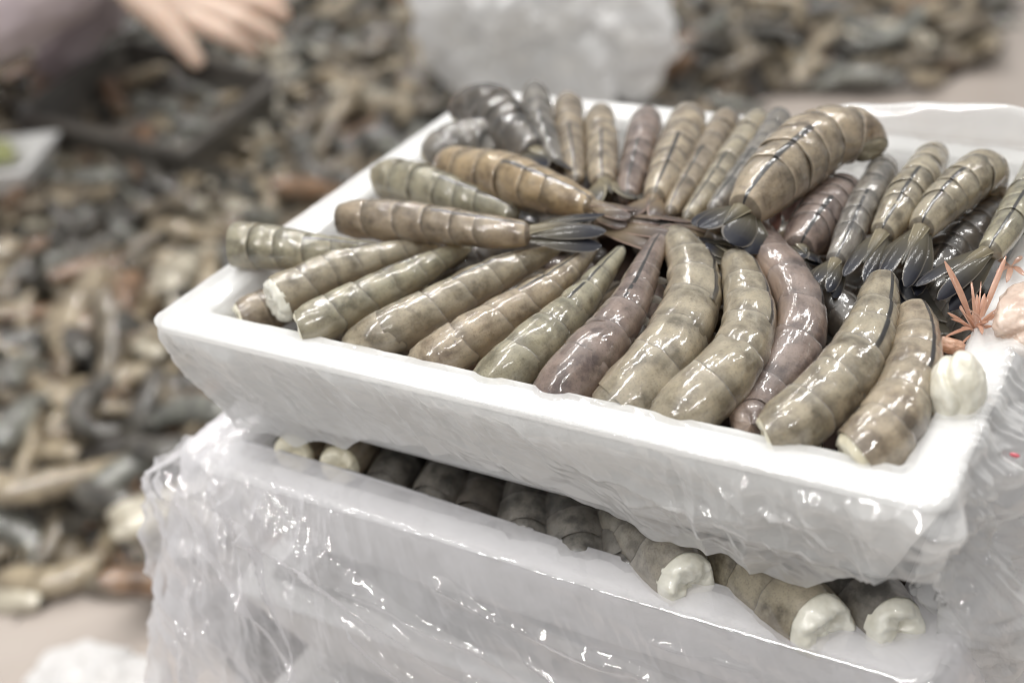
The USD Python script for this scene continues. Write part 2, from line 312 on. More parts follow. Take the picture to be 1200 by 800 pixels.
def crumple_cells(s, l, seed, big=.05, amp=1.0):
    return amp * (.0052 * cells(s, l, big, seed, 1.8, .5) + .0030 * cells(s, l, big * .45, seed + 1, 1.6, -.6) + .0016 * cells(s, l, big * .2, seed + 2, 1.5, .9) + .0006 * cells(s, l, big * .09, seed + 3))
def folds(s, l, lines):
    h = 0
    for (s0, l0, s1, l1, a, w) in lines:
        d = np.array([s1 - s0, l1 - l0]); L = np.linalg.norm(d); d /= L
        t = (s - s0) * d[0] + (l - l0) * d[1]; q = -(s - s0) * d[1] + (l - l0) * d[0]
        q = q + .004 * (np.sin(t * 130 + s0 * 900) * .25 + np.sin(t * 47 + l0 * 500) * .6)
        tt = np.clip(t / L, 0, 1); inside = np.where((t < 0) | (t > L), np.exp(-np.maximum(-t, t - L) / .006), 1)
        h = h + a * np.exp(-np.abs(q) / w) * inside * (1 - .6 * tt)
    return h
def film(name, label, material, base, seed, big, amp_fn, hem_fn, prof_fn, lines=(), nl=70, hx=HX, hy=HY, z=0, res=2.0, keep=None, smooth_fn=None, category='plastic film'):
    """A film over a tray's rim. prof_fn(c, n, t) -> (inset, height) for t in [0, 1] from inside the rim to the hem."""
    c, n = loop(int(150 * res), int(124 * res), 14)
    if keep is not None: c, n = keep(c, n)
    T = np.linspace(0, 1, nl)
    rows = []
    for t in T:
        i, h = prof_fn(c, n, t)
        rows.append(np.column_stack([ring(c, n, i, hx, hy), h * np.ones(len(c))]))
    V = np.stack(rows)
    s = np.concatenate([[0], np.cumsum(np.linalg.norm(np.diff(V[nl // 4], axis=0), axis=1))])[None] * np.ones((nl, 1))
    l = np.concatenate([np.zeros((1, len(c))), np.cumsum(np.linalg.norm(np.diff(V, axis=0), axis=2), 0)], 0)
    ds, dl = np.gradient(V, axis=1), np.gradient(V, axis=0)
    N = unit(np.cross(ds, dl)); out = np.concatenate([np.broadcast_to(n[None], V.shape[:2] + (2,)), np.full(V.shape[:2] + (1,), .35)], -1)
    N = N * np.sign((N * out).sum(-1, keepdims=True) + 1e-9)
    h = crumple(s, l, seed, big)
    if smooth_fn is not None:                     # where the film is drawn tight: a few long shallow pleats and hair-thin creases
        q = smooth_fn(V, T[:, None]) * np.ones(h.shape)
        tight = .0030 * ridges(s, l, .030, seed + 20, 5.0, .22) + .0012 * ridges(s, l, .011, seed + 21, 7.0, .30) + .0007 * ridges(s, l, .005, seed + 22, 8.0, -.15) + .0005 * ridges(s, l, .004, seed + 23, 6.0, 1.1) - .002
        h = h * (1 - q) + tight * q
    h = h + folds(s, l, lines)
    V = V + N * (h * amp_fn(V, T[:, None]))[..., None] 
    V[..., 2] += z
    V[..., 2] += 0
    F_ = grid_faces(nl, len(c), keep is None)
    return obj(name, (V.reshape(-1, 3), F_), material, label=label, category=category)

# top tray's film: over the rim, hanging to a ragged hem, long and full on the right side
def top_prof(c, n, t):
    x, y = c[:, 0] * HX, c[:, 1] * HY
    right = sstep(.6, 1.0, n[:, 0]) * sstep(-.146, -.105, y)
    wav = meshkit.fbm(np.column_stack([c[:, 0] * 5, c[:, 1] * 5, np.zeros(len(c))]), 3, 31) - .5
    front = np.clip(-n[:, 1], 0, 1)
    hem = .056 + .022 * wav + .012 * (1 - sstep(-.15, -.07, x)) + (.008 * sstep(-.02, .10, x) - .030 * sstep(.135, .178, x)) * front - .012 * front * np.exp(-((x + .02) / .07) ** 2) + .075 * right
    back = np.clip(n[:, 1], 0, 1); hem = hem * (1 - .6 * back)
    if t < .12: return np.full(len(c), .0185 + .004 * (1 - t / .12)), -.016 + .016 * (t / .12)
    if t < .24:
        q = (t - .12) / .12; return np.full(len(c), .0175 - .0185 * q), .0016 + .002 * back * math.sin(math.pi * q) * (1 + (5 + 8 * meshkit.noise(np.column_stack([x * 28, x * 0, x * 0 + 2.5]), 3)) * sstep(.02, .07, x))
    q = (t - .24) / .76
    bulge = right * (.016 * math.sin(min(1, q * 1.4) * math.pi / 2)) + front * sstep(.05, .15, x) * .006 * q
    taper = .021 * np.minimum(1, q * hem / .062) * (1 - right)
    return -.0018 + taper - bulge, .0012 - hem * q
def top_amp(V, T):
    right = sstep(.165, .185, V[..., 0]); a = .75 + 1.0 * sstep(-.02, .16, V[..., 0]) + 1.3 * right
    top = sstep(.26, .34, T)
    return a * (.10 + .90 * top) * (1 - .75 * (1 - top) * (V[..., 1] > .1)) + .5 * right * (1 - top)
film('plastic_film', 'crinkled milky plastic film folded over the rim of the top tray, hanging down its sides', 'film_top', None, 41, .05, top_amp, None, top_prof,
     lines=[(.23, .06, .36, .085, .003, .003), (.25, .075, .33, .055, .0028, .003), (.29, .05, .35, .08, .003, .0025), (.10, .05, .20, .08, .002, .004), (.04, .04, .06, .09, .002, .004)], nl=130, res=3.6)

# lower tray's bag: loose, billowing at the left front corner
def keep_bag(c, n):
    k = int(len(c) * .70); q = int(len(c) * .195); return np.roll(c, q, 0)[:k], np.roll(n, q, 0)[:k]
def bag_prof(layer):
    def prof(c, n, t):
        x, y = c[:, 0] * HX, c[:, 1] * HY
        left = np.clip(-n[:, 0], 0, 1); front = np.clip(-n[:, 1], 0, 1); right = np.clip(n[:, 0], 0, 1)
        lf = np.maximum(left * sstep(.12, -.08, y), front * sstep(.06, -.15, x))
        wav = meshkit.fbm(np.column_stack([c[:, 0] * 3, c[:, 1] * 3, np.full(len(c), layer * 7.)]), 3, 51) - .5
        if t < .10:
            q = t / .10; return np.full(len(c), .024 - .006 * q), -.006 + .0075 * q + .006 * lf
        if t < .20:
            q = (t - .10) / .10; return .018 - .018 * q - .004 * q * lf, .0020 + .004 * lf
        q = (t - .20) / .80
        out = .004 + .014 * front * q + (.042 - .010 * layer) * lf * math.sin(min(1, q * 1.25) * math.pi / 2) + .02 * wav * q + right * .012 * q
        return -out, .002 - .16 * q + .004 * lf * (1 - q)
    return prof
def bag_amp(V, T):
    lf = sstep(.02, -.15, V[..., 0]); return (1.0 + .7 * lf + .6 * sstep(.165, .185, V[..., 0])) * (.18 + .75 * sstep(.16, .30, T))
BL = [(.27, .05, .40, .14, .010, .0022), (.33, .06, .37, .15, .009, .002), (.38, .09, .50, .16, .007, .002), (.46, .08, .58, .15, .006, .002), (.55, .07, .66, .12, .005, .002), (.24, .05, .27, .15, .008, .003), (.22, .06, .20, .15, .008, .003), (.30, .045, .46, .105, .012, .003), (.31, .05, .33, .10, .008, .0025), (.36, .06, .56, .12, .006, .003), (.42, .055, .62, .085, .006, .003), (.44, .10, .46, .17, .005, .002), (.50, .10, .53, .18, .005, .002),
      (.47, .06, .70, .10, .005, .003), (.26, .04, .24, .12, .006, .004), (.29, .05, .20, .09, .005, .004), (.52, .05, .76, .075, .004, .002), (.58, .09, .74, .15, .005, .003)]
tight = lambda V, T: .80 * sstep(-.16, -.05, V[..., 0]) * (1 - sstep(.165, .185, V[..., 0])) * (1 - .8 * sstep(.42, .75, T))
film('plastic_bag', 'loose clear and milky plastic bag round the lower tray, billowing at its left corner', 'film_clear', None, 61, .045, bag_amp, None, bag_prof(0), lines=BL, nl=210, z=Z2, res=4.0, keep=keep_bag, smooth_fn=tight, category='plastic bag')
film('plastic_bag', 'inner layer of milky plastic lying against the lower tray inside the loose bag', 'film_bag', None, 71, .05, bag_amp, None, bag_prof(1.0), nl=140, z=Z2, res=3.0, keep=keep_bag, smooth_fn=tight, category='plastic bag')
# ---------------------------------------------------------------- shrimp tails
def frames(P, roll):
    """tangent, back direction and side direction along a centre line; roll turns the back away from straight up, in degrees"""
    T = unit(np.gradient(P, axis=0))
    up = np.array([0, 0, 1.0]) - T * T[:, 2:3]; up = unit(up); S = np.cross(T, up)
    a = np.radians(roll)[:, None]
    return T, np.cos(a) * up + np.sin(a) * S, np.cos(a) * S - np.sin(a) * up
def blade(base, tip, normal, width, kind, bend=.0, nu=14, nv=9):
    """one thin leaf of the tail fan, as (vertices, faces, uv)"""
    L = tip - base; n = normal - L * (normal @ L) / (L @ L); n = n / np.linalg.norm(n); sd = np.cross(L / np.linalg.norm(L), n)
    u = np.linspace(0, 1, nu); q = np.linspace(-1, 1, nv)
    if kind == 'telson': w = width * (1 - u) ** .8 * .95 + width * .05 * (1 - u ** 6); th = .0016 * (1 - .6 * u); cv = .5
    else: w = width * (.22 + .78 * sstep(0, .55, u)) * np.sqrt(np.clip(1 - np.clip((u - .62) / .385, 0, 1) ** 2.2, 0, 1)); th = .0005 * (1 + 0 * u); cv = .22
    c = base + u[:, None] * L + n * (bend * np.sin(u * np.pi) * np.linalg.norm(L))[:, None]
    top = c[:, None] + sd * (w[:, None] * q)[..., None] - n * ((q ** 2) * cv * w[:, None])[..., None]
    edge = np.abs(q) > .99
    bot = top - n * (th[:, None] * np.where(edge, .2, 1))[..., None]
    uv = np.stack(np.broadcast_arrays(u[:, None], (q * .5 + .5)[None]), -1).reshape(-1, 2)
    f = grid_faces(nu, nv)
    return np.vstack([top.reshape(-1, 3), bot.reshape(-1, 3)]), np.vstack([f, f[:, ::-1] + nu * nv]), np.vstack([uv, uv])

SEG = [0, .165, .335, .50, .645, .775, 1.0]
def shrimp(label, pts, color='olive', roll=0, cap='flesh_grey', cap_len=.30, fan=None, spread=.5, fan_color='fan_blue', legs=None, group=None, first=0, ridge=.06, name='shrimp', world=False, category='shrimp', rings=11, sides=40):
    """pts: (px, py, width in px, z) from the cut end to the last segment; fan: (px, py, z) of the tail's tip; first: how many front segments are missing"""
    if world: K = np.array([p[:3] for p in pts], float); r = np.array([p[3] for p in pts], float)
    else:
        K = np.array([W(p[0], p[1], p[3]) for p in pts]); r = np.array([p[2] / 2 * 1.10 * depth(k) / F for p, k in zip(pts, K)])
    t = np.concatenate([[0], np.cumsum(np.linalg.norm(np.diff(K, axis=0), axis=1))]); Ltot = t[-1]; t /= Ltot
    C = (CubicSpline(t, K) if len(K) > 3 else PchipInterpolator(t, K)) if len(K) > 2 else (lambda x: K[0] + np.outer(x, K[1] - K[0]))
    Rr = PchipInterpolator(t, r)
    rl = PchipInterpolator(np.linspace(0, 1, len(roll)), roll) if np.ndim(roll) else (lambda x: np.full(len(x), float(roll)))
    sd = abs(hash_of(label)); lr = np.random.default_rng(sd)
    origin = np.array(K[len(K) // 2]); origin[2] -= r[len(K) // 2]
    th_ = thing(name, label, category, origin, group)
    xs = np.linspace(-.06, 1.03, 240); PC = C(np.clip(xs, -.02, 1.03)); T, D, S = frames(C(xs), rl(xs)); PC = C(xs)
    at = lambda A, x: np.stack([np.interp(x, xs, A[:, k]) for k in range(3)], -1)
    th = np.linspace(0, 2 * np.pi, sides, endpoint=False)
    side = np.minimum(th, 2 * np.pi - th)                       # 0 on the back, pi on the belly
    pleura = np.exp(-((side - 1.75) / .45) ** 2)                # the flaps at the sides
    b = np.array(SEG[first:]); b = (b - b[0]) / (1 - b[0])
    nseg = len(b) - 1
    for i in range(nseg):
        w = b[i + 1] - b[i]; last = i == nseg - 1
        s = np.concatenate([np.linspace(-.16, .0, 3)[:-1], np.linspace(0, .9, rings - 3), [.96, 1.0, .995]])
        mul = np.concatenate([[.945, .955], (.968 + .030 * sstep(0, .3, np.linspace(0, .9, rings - 3))), [1.006, .998, .958]])
        mul = mul + .016 * np.sin(np.pi * np.clip(s, 0, 1))
        if last: s = np.concatenate([s[:-1], [1.06, 1.10, 1.12]]); mul = np.concatenate([mul[:-3] , [.96, .88, .66, .36, .03]])
        if i == 0: mul[:3] = [.955, .96, .965]
        k = lr.normal(0, .008)
        X = b[i] + w * (s[:, None] + np.where(s[:, None] > .3, (.16 * pleura[None] * (0 if last else 1) - .05 * np.exp(-(side[None] / .5) ** 2) * (0 if last else 1)) * sstep(.3, 1, s)[:, None], 0))
        X = X + w * sstep(.3, 1, s)[:, None] * (0 if last else 1) * (lr.normal(0, .035) * np.cos(th) + lr.normal(0, .03) * np.sin(th) + .05 * (meshkit.noise(np.column_stack([np.cos(th) * 2.2, np.sin(th) * 2.2, np.full(sides, i + sd % 31 + .5)])) - .5))[None]
        if i == 0: X = np.maximum(X, b[0] + w * .0 * s[:, None])
        Xc = np.clip(X, -.05, 1.03)
        P, d, e = at(PC, Xc), at(D, Xc), at(S, Xc)
        rad = Rr(np.clip(Xc, 0, 1)) * mul[:, None] * (1 + k)
        rg = ridge * np.exp(-(side / .28) ** 2) * (1.0 if i + first >= 3 else .25)
        yy = np.cos(th) * np.where(np.cos(th) < 0, .93, 1.02) + rg
        V = P + d * (rad * yy)[..., None] + e * (rad * np.sin(th) * .97)[..., None]
        q = V * 110 + sd % 97
        V = V + (d * np.cos(th)[None, :, None] + e * np.sin(th)[None, :, None]) * (rad * (.15 * (meshkit.fbm(q, 2, i) - .5) + .05 * (meshkit.fbm(q * 3.1, 2, i + 3) - .5)))[..., None]
        us = i + first + np.clip(s, .28 if i == 0 else 0, .999)[:, None] * np.ones(sides)
        vs = (th / (2 * np.pi) + .5) % 1.0
        uv = np.stack([us, np.broadcast_to(vs, us.shape)], -1)
        V = V.reshape(-1, 3); F_ = grid_faces(len(s), sides, True); uv = uv.reshape(-1, 2)
        obj('shell_segment', (V, F_), 'shell_' + color, th_, uv=uv, off=origin)
    # cut end
    nr = 9; a = np.linspace(0, 1, nr)
    p0, T0, D0, S0 = at(PC, np.array([.012]))[0], at(T, np.array([0.]))[0], at(D, np.array([0.]))[0], at(S, np.array([0.]))[0]
    r0 = Rr(0) * (1.005 if cap == 'flesh_white' else .955)
    rr_ = r0 * np.cos(a * np.pi / 2) ** .75; zz = -r0 * cap_len * (np.sin(a * np.pi / 2) - (.55 * sstep(.40, 1, a) if cap in ('flesh_white', 'flesh_pale') else 0)) * 1.3
    V = p0 + T0 * zz[:, None, None] + D0 * (rr_[:, None] * np.cos(th) * .95)[..., None] + S0 * (rr_[:, None] * np.sin(th) * .95)[..., None]
    nz = meshkit.fbm(V * 260 + sd % 89, 3, 5) - .5
    V = V + (-T0 + .4 * (V - p0) / r0) * (nz * r0 * .42 * (cap_len / .3) ** .5)[..., None] * np.linspace(.35, 1, nr)[:, None, None]
    obj('flesh', (V.reshape(-1, 3), grid_faces(nr, sides, True)), cap, th_, uv=np.stack(np.broadcast_arrays(np.full((nr, 1), .3), ((th / (2 * np.pi) + .5) % 1)[None]), -1).reshape(-1, 2), off=origin)
    # tail fan
    pe, Te, De, Se = (at(A, np.array([1.0]))[0] for A in (PC, T, D, S)); re = float(Rr(1.0))
    if fan is not None:
        tip = np.array(fan, float) if world else W(*fan)
        base = pe - Te * re * .3 ; L = tip - base; Ln = np.linalg.norm(L); dirn = L / Ln; sd_ = Se - dirn * (Se @ dirn); sd_ = sd_ / np.linalg.norm(sd_); nn = np.cross(sd_, dirn); nn = nn if nn @ De > 0 else -nn
        v, f, uv = blade(base + De * re * .62, base + De * re * .40 + dirn * Ln * .72, De, re * .62, 'telson', .03)
        obj('telson', (v, f), fan_color if fan_color != 'fan_blue' else 'fan_olive', th_, uv=uv, off=origin)
        for sg in (-1, 1):
            for j, (sp, ln, wd, dz) in enumerate(((.34, .98, .62, .16), (.72, .93, .66, -.14))):
                dr = unit(dirn + sd_ * sg * spread * sp - nn * .08 * j); bs = base + sd_ * sg * re * (.35 + .18 * j) + De * re * dz
                v, f, uv = blade(bs, bs + dr * Ln * ln, nn + sd_ * sg * .35, re * wd * (.84 + .8 * min(spread, .8)), 'uropod', .05 * lr.uniform(.3, 1.4))
                obj('uropod', (v, f), fan_color, th_, uv=uv, off=origin)
    if legs:
        for j in range(5):
            for sg in (-1, 1):
                x = np.array([.10 + .15 * j]); p, tt, d, e = (at(A, x)[0] for A in (PC, T, D, S)); rr = float(Rr(x)[0])
                bs = p - d * rr * .80 + e * sg * rr * .35; tp = bs - d * rr * .75 + tt * rr * (.5 + .3 * lr.random()) + e * sg * rr * .3
                v, f, uv = blade(bs, tp, tt, rr * .2, 'uropod', .1, 8, 5)
                obj('swimmeret', (v, f), legs, th_, uv=uv, off=origin)
    return th_
def hash_of(s): return sum((i + 1) * ord(c) for i, c in enumerate(s)) * 7919 % 100003

z = .001
S_ = shrimp
# left and front, counter-clockwise from the left
S_('pale olive shrimp tail jutting out over the left rim, topmost at the left', [(276, 288, 52, .012), (330, 292, 47, .012), (375, 296, 40, .011), (418, 297, 30, .008), (460, 296, 18, .004)], 'green', 20, 'flesh_pale', .12)
S_('small shrimp tail low in the left front corner of the top tray', [(283, 374, 40, -.008), (305, 366, 46, -.008), (345, 352, 44, -.012), (400, 325, 34, -.014)], 'brown', 10, 'flesh_pale', .3)
S_('shrimp tail with a ragged white cut end, second from the left at the front', [(327, 352, 54, .004), (350, 340, 50, .005), (394, 319, 44, .006), (442, 304, 34, .006), (482, 293, 24, .005), (512, 288, 16, .004)], 'olive', -8, 'flesh_white', .42)
S_('grey green shrimp tail with crumbly pale cut end, next right of the white ended one', [(352, 386, 44, .002), (378, 376, 50, .003), (415, 358, 48, .004), (469, 331, 40, .005), (510, 309, 29, .005), (548, 291, 14, .004)], 'green', -10, 'flesh_pale', .25)
S_('light olive shrimp tail with a long black line, fourth along the front rim', [(420, 408, 42, -.007), (455, 390, 53, .001), (485, 376, 52, .002), (532, 350, 47, .003), (585, 322, 39, .005), (625, 304, 26, .005), (654, 291, 12, .005)], 'olive', 4, 'shell_olive', .8)
S_('grey brown shrimp tail with black back line, fifth along the front rim', [(498, 430, 50, -.007), (540, 404, 54, .001), (590, 371, 46, .003), (630, 346, 37, .004), (667, 318, 27, .005), (697, 288, 12, .006)], 'tan', 5, 'shell_tan', .8)
S_('greenish shrimp tail with thin black line, sixth along the front rim', [(574, 452, 52, -.007), (612, 420, 57, .001), (655, 379, 47, .003), (682, 351, 37, .004), (706, 322, 27, .005), (728, 294, 13, .006)], 'green', 8, 'shell_green', .8)
S_('purplish straight shrimp tail pointing up to the centre of the fan', [(648, 470, 58, -.007), (683, 430, 64, .002), (712, 395, 56, .004), (736, 360, 45, .006), (753, 324, 35, .008), (764, 298, 27, .010), (773, 282, 20, .011)], 'purple', 10, 'shell_purple', .8, fan=(790, 255, .013), spread=.35)
S_('broad curved olive shrimp tail lying on its side right of the purplish one', [(728, 478, 74, -.007), (765, 438, 77, 0), (797, 388, 68, .003), (812, 345, 60, .005), (810, 315, 53, .007), (799, 293, 42, .008), (786, 276, 26, .007)], 'olive', [70, 60, 50, 30], 'shell_olive', .8, legs='flesh_grey')
S_('curved olive shrimp tail on its side with a small blue tail fan, at the front', [(786, 494, 62, -.007), (823, 464, 73, .001), (857, 428, 65, .004), (876, 386, 59, .006), (876, 354, 53, .007), (869, 326, 44, .008), (858, 306, 30, .007)], 'olive', [65, 60, 50, 40], 'shell_olive', .8, fan=(826, 286, .014), spread=.6)
S_('plum grey curved shrimp tail between the two groups of front tails', [(880, 492, 50, -.007), (903, 455, 58, -.008), (926, 420, 60, -.003), (938, 380, 54, .001), (931, 343, 51, .004), (910, 311, 46, .006), (896, 288, 38, .007), (886, 266, 24, .007)], 'purple', [60, 60, 55, 40], 'shell_purple', .8)
S_('large grey olive shrimp tail with torn whitish end, right of the front rim', [(899, 512, 52, 0), (922, 500, 66, .002), (955, 474, 70, .004), (992, 437, 68, .006), (1017, 394, 59, .008), (1028, 357, 47, .009), (1034, 332, 36, .009)], 'olive', [50, 45, 40, 30], 'flesh_pale', .35)
S_('rightmost front shrimp tail, bent, cream flesh at its cut end', [(1004, 536, 70, -.002), (1030, 514, 74, .001), (1055, 474, 68, .003), (1071, 430, 60, .005), (1074, 394, 50, .006), (1068, 366, 36, .006)], 'tan', [45, 40, 35, 30], 'flesh_pale', .4, legs='flesh_grey')
# right side
S_('slate grey shrimp tail, leftmost of the four leaning on the back right wall', [(1036, 196, 30, .010), (1030, 210, 37, .013), (1016, 233, 36, .013), (1001, 262, 35, .011), (988, 291, 30, .009), (980, 306, 24, .008)], 'slate', -12, 'flesh_grey', .5, fan=(960, 341, .006), spread=.22, fan_color='fan_blue')
S_('olive shrimp tail with dark fan, second of the four on the back right wall', [(1097, 182, 28, .012), (1090, 190, 38, .015), (1076, 211, 43, .016), (1056, 240, 43, .014), (1043, 262, 36, .012), (1034, 274, 28, .011)], 'olive', -10, 'flesh_grey', .6, fan=(1000, 330, .006), spread=.2, fan_color='fan_blue')
S_('olive shrimp tail, end curled down, third of four on the right back wall', [(1158, 226, 40, .002), (1158, 204, 44, .012), (1138, 210, 49, .017), (1113, 231, 47, .016), (1092, 253, 40, .014), (1080, 268, 30, .013)], 'olive', [10, -8, -8, -8], 'flesh_grey', .4, fan=(1045, 336, .006), spread=.22, fan_color='fan_blue')
S_('shrimp tail cut by the right edge of the photo, its dark fan spread', [(1222, 190, 36, .008), (1208, 222, 42, .013), (1191, 250, 39, .014), (1173, 278, 35, .013), (1160, 295, 28, .012)], 'green', -8, 'flesh_grey', .4, fan=(1084, 346, .006), spread=.28, fan_color='fan_blue')
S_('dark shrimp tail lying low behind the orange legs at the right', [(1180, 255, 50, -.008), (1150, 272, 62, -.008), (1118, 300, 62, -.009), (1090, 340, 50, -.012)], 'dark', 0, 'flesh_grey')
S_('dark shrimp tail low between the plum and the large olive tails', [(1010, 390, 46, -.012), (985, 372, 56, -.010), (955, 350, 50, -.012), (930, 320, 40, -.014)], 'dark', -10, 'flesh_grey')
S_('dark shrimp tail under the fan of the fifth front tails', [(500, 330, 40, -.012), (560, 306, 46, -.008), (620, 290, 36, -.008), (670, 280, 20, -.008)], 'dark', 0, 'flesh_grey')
S_('dark blue grey shrimp tail end showing under the rightmost front tail', [(1085, 330, 30, -.004), (1120, 360, 50, -.010), (1150, 390, 52, -.016)], 'slate', 0, 'flesh_grey', fan=(1068, 318, 0), spread=.4)
# on top at the back
S_('big pale curled shrimp tail on top of the back row, pink legs under it', [(1022, 176, 40, .022), (1008, 163, 58, .026), (975, 162, 68, .030), (940, 180, 76, .030), (908, 208, 70, .028), (886, 232, 54, .025), (873, 247, 42, .023)], 'tan', [-25, -25, -20, -10], 'flesh_grey', .3, fan=(836, 280, .018), spread=.75, fan_color='fan_blue', legs='pink_leg')
S_('pinkish shrimp tail tucked under the big pale one', [(988, 226, 46, .006), (968, 246, 56, .008), (950, 270, 52, .007), (936, 292, 36, .006)], 'purple', [-30, -25, -20], 'flesh_grey', .2, fan=(944, 308, .004), spread=.6)
# back row, right to left
S_('narrow shrimp tail hidden behind the big pale one, rightmost of the back row', [(914, 139, 26, .014), (894, 172, 30, .014), (874, 200, 29, .013), (852, 228, 25, .012), (836, 246, 18, .012)], 'slate', 0, 'flesh_grey', .3)
S_('grey olive shrimp tail second from the right in the back row', [(888, 143, 30, .010), (866, 174, 33, .010), (845, 204, 30, .010), (822, 235, 24, .010), (806, 254, 16, .010)], 'olive', 0, 'flesh_grey', .3)
S_('brown grey shrimp tail third from the right in the back row', [(852, 142, 32, .008), (834, 172, 36, .009), (815, 203, 32, .009), (797, 230, 25, .009), (786, 248, 16, .009)], 'brown', 0, 'flesh_grey', .4)
S_('warm tan shrimp tail, widest of the straight ones in the back row', [(808, 138, 34, .010), (803, 152, 45, .012), (791, 182, 45, .012), (778, 212, 38, .011), (767, 232, 27, .011)], 'tan', -10, 'flesh_grey', .6, fan=(752, 258, .009), spread=.5, fan_color='fan_brown')
S_('purplish grey shrimp tail with a rounded end, left of the warm tan one', [(759, 139, 28, .008), (756, 150, 37, .010), (750, 178, 37, .009), (742, 206, 33, .008), (736, 232, 22, .008)], 'purple', 0, 'flesh_grey', .7)
S_('pale grey shrimp tail ending in a small crumpled fan, in the back row', [(704, 135, 28, .010), (704, 147, 36, .011), (706, 172, 36, .010), (706, 200, 33, .009), (707, 214, 26, .009)], 'tan', 0, 'flesh_grey', .7, fan=(722, 240, .010), spread=.8, fan_color='fan_olive')
S_('slim brown shrimp tail in the back row, third from its left end', [(665, 120, 26, .010), (666, 132, 34, .011), (668, 160, 34, .010), (672, 188, 29, .009), (675, 212, 18, .008)], 'brown', 0, 'flesh_grey', .7)
S_('dark shrimp tail standing highest over the back rim', [(626, 106, 24, .018), (628, 119, 32, .018), (632, 145, 35, .016), (642, 172, 29, .013), (651, 194, 18, .011)], 'slate', 0, 'flesh_grey', .7)
S_('thick dark shrimp tail in the far back corner, its fan glittering', [(549, 146, 52, .004), (560, 134, 62, .010), (583, 140, 60, .013), (606, 164, 50, .014), (626, 182, 37, .013)], 'dark', -20, 'flesh_grey', .3, fan=(655, 204, .014), spread=.7)
S_('grey wet shrimp tail behind the yellowish one', [(508, 186, 40, .004), (530, 174, 50, .008), (556, 168, 52, .008), (590, 184, 40, .006)], 'slate', 0, 'flesh_grey')
S_('yellowish brown shrimp tail on top at the back left, tail towards the centre', [(530, 196, 46, .012), (548, 202, 54, .014), (580, 208, 59, .016), (618, 218, 54, .018), (655, 230, 43, .018), (692, 241, 25, .018)], 'yellow', [25, 20, 10], 'flesh_grey', .3, fan=(744, 252, .017), spread=.15, fan_color='fan_brown')
S_('faded green shrimp tail between the yellowish and the brown ones at the left', [(440, 216, 36, .006), (456, 213, 46, .007), (485, 217, 50, .008), (520, 227, 46, .008), (558, 238, 38, .007), (602, 251, 22, .007)], 'green', 15, 'flesh_grey', .3)
S_('long brown shrimp tail lying level on top at the left, dark blue fan', [(402, 257, 36, .014), (425, 257, 43, .015), (465, 259, 45, .016), (510, 264, 42, .017), (560, 270, 38, .018), (600, 274, 33, .018), (618, 274, 28, .018)], 'brown', [20, 15, 12], 'flesh_grey', .3, fan=(712, 262, .020), spread=.32)
S_('half hidden shrimp tail in the middle of the fan, its grey fan folded', [(640, 262, 26, .004), (670, 262, 30, .006), (700, 263, 26, .008)], 'dark', 0, 'flesh_grey', fan=(806, 270, .014), spread=.3, fan_color='fan_brown', first=3)
S_('tail end with a pale pink edged fan in the centre of the fan', [(880, 290, 30, .002), (850, 282, 34, .006), (832, 272, 28, .009)], 'slate', 0, 'flesh_grey', fan=(770, 262, .014), spread=.4, fan_color='fan_brown', first=3)
S_('small tail end under the curved tail with the blue fan', [(905, 300, 34, .000), (880, 294, 38, .002), (860, 290, 30, .004)], 'green', 0, 'flesh_grey', fan=(812, 288, .010), spread=.5, first=3)

# shrimp filling the tray below the top layer
def layer(zc, count, label, group, z_mid, seed, rmax=1.0, fy=1.0, phase=0.0):
    r = np.random.default_rng(seed)
    for k in range(count):
        a = 2 * math.pi * (k + phase) / count; ca, sa = math.cos(a), math.sin(a)
        q = min((HX - .042) / max(abs(ca), 1e-6), (HY - .042) / max(abs(sa), 1e-6)) * rmax
        q0 = max(.02, q - .115)
        p = [(ca * (q + (q0 - q) * t) + r.normal(0, .002), sa * (q + (q0 - q) * t) * fy + r.normal(0, .002), zc + (z_mid - zc) * t + r.normal(0, .001), rad) for t, rad in zip((0, .3, .6, 1), (.0105, .0112, .0088, .0045))]
        shrimp(label, p, ['dark', 'slate', 'purple', 'brown'][k % 4], r.uniform(-30, 30), 'flesh_grey', group=group, world=True, rings=7, sides=20)
layer(-.021, 26, 'dark shrimp tail packed under the top layer in the upper tray', 'shrimp packed under the top layer', -.018, 3)
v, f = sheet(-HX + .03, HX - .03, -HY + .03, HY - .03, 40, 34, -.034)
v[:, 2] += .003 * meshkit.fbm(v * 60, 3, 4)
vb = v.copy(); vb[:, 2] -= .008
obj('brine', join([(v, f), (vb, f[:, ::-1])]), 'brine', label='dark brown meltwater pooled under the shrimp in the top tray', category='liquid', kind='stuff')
# bits at the right
def lump(name, label, cat, centre, size, material, seed, amp=.35, freq=1.6, group=None, parent=None, fold=0):
    m_ = trimesh.creation.icosphere(5); p = m_.vertices.copy()
    h = 1 + amp * (meshkit.fbm(p * freq + seed, 4, seed) - .5) * 2
    if fold: h = h * (1 - fold * np.exp(-((p[:, 0] * .8 + .35 * np.sin(3 * p[:, 2] + seed)) / .16) ** 2) * (p[:, 2] > -.6))
    p = p * h[:, None] * np.asarray(size)
    return obj(name, (p + np.asarray(centre), m_.faces), material, parent, label=label, category=cat, group=group)
c = W(1121, 458, .006)
lump('shrimp_flesh', 'white curled lump of peeled flesh in the right front corner of the top tray', 'shrimp meat', c, (.0105, .0125, .0155), 'flesh_white', 11, .15, 1.1, fold=.16)
c = W(1212, 372, .003)
lump('shrimp_flesh', 'pinkish white lump of shrimp flesh at the right edge of the photo, above the rim', 'shrimp meat', c, (.015, .026, .012), 'flesh_pink', 8, .30, 1.5, fold=.12)
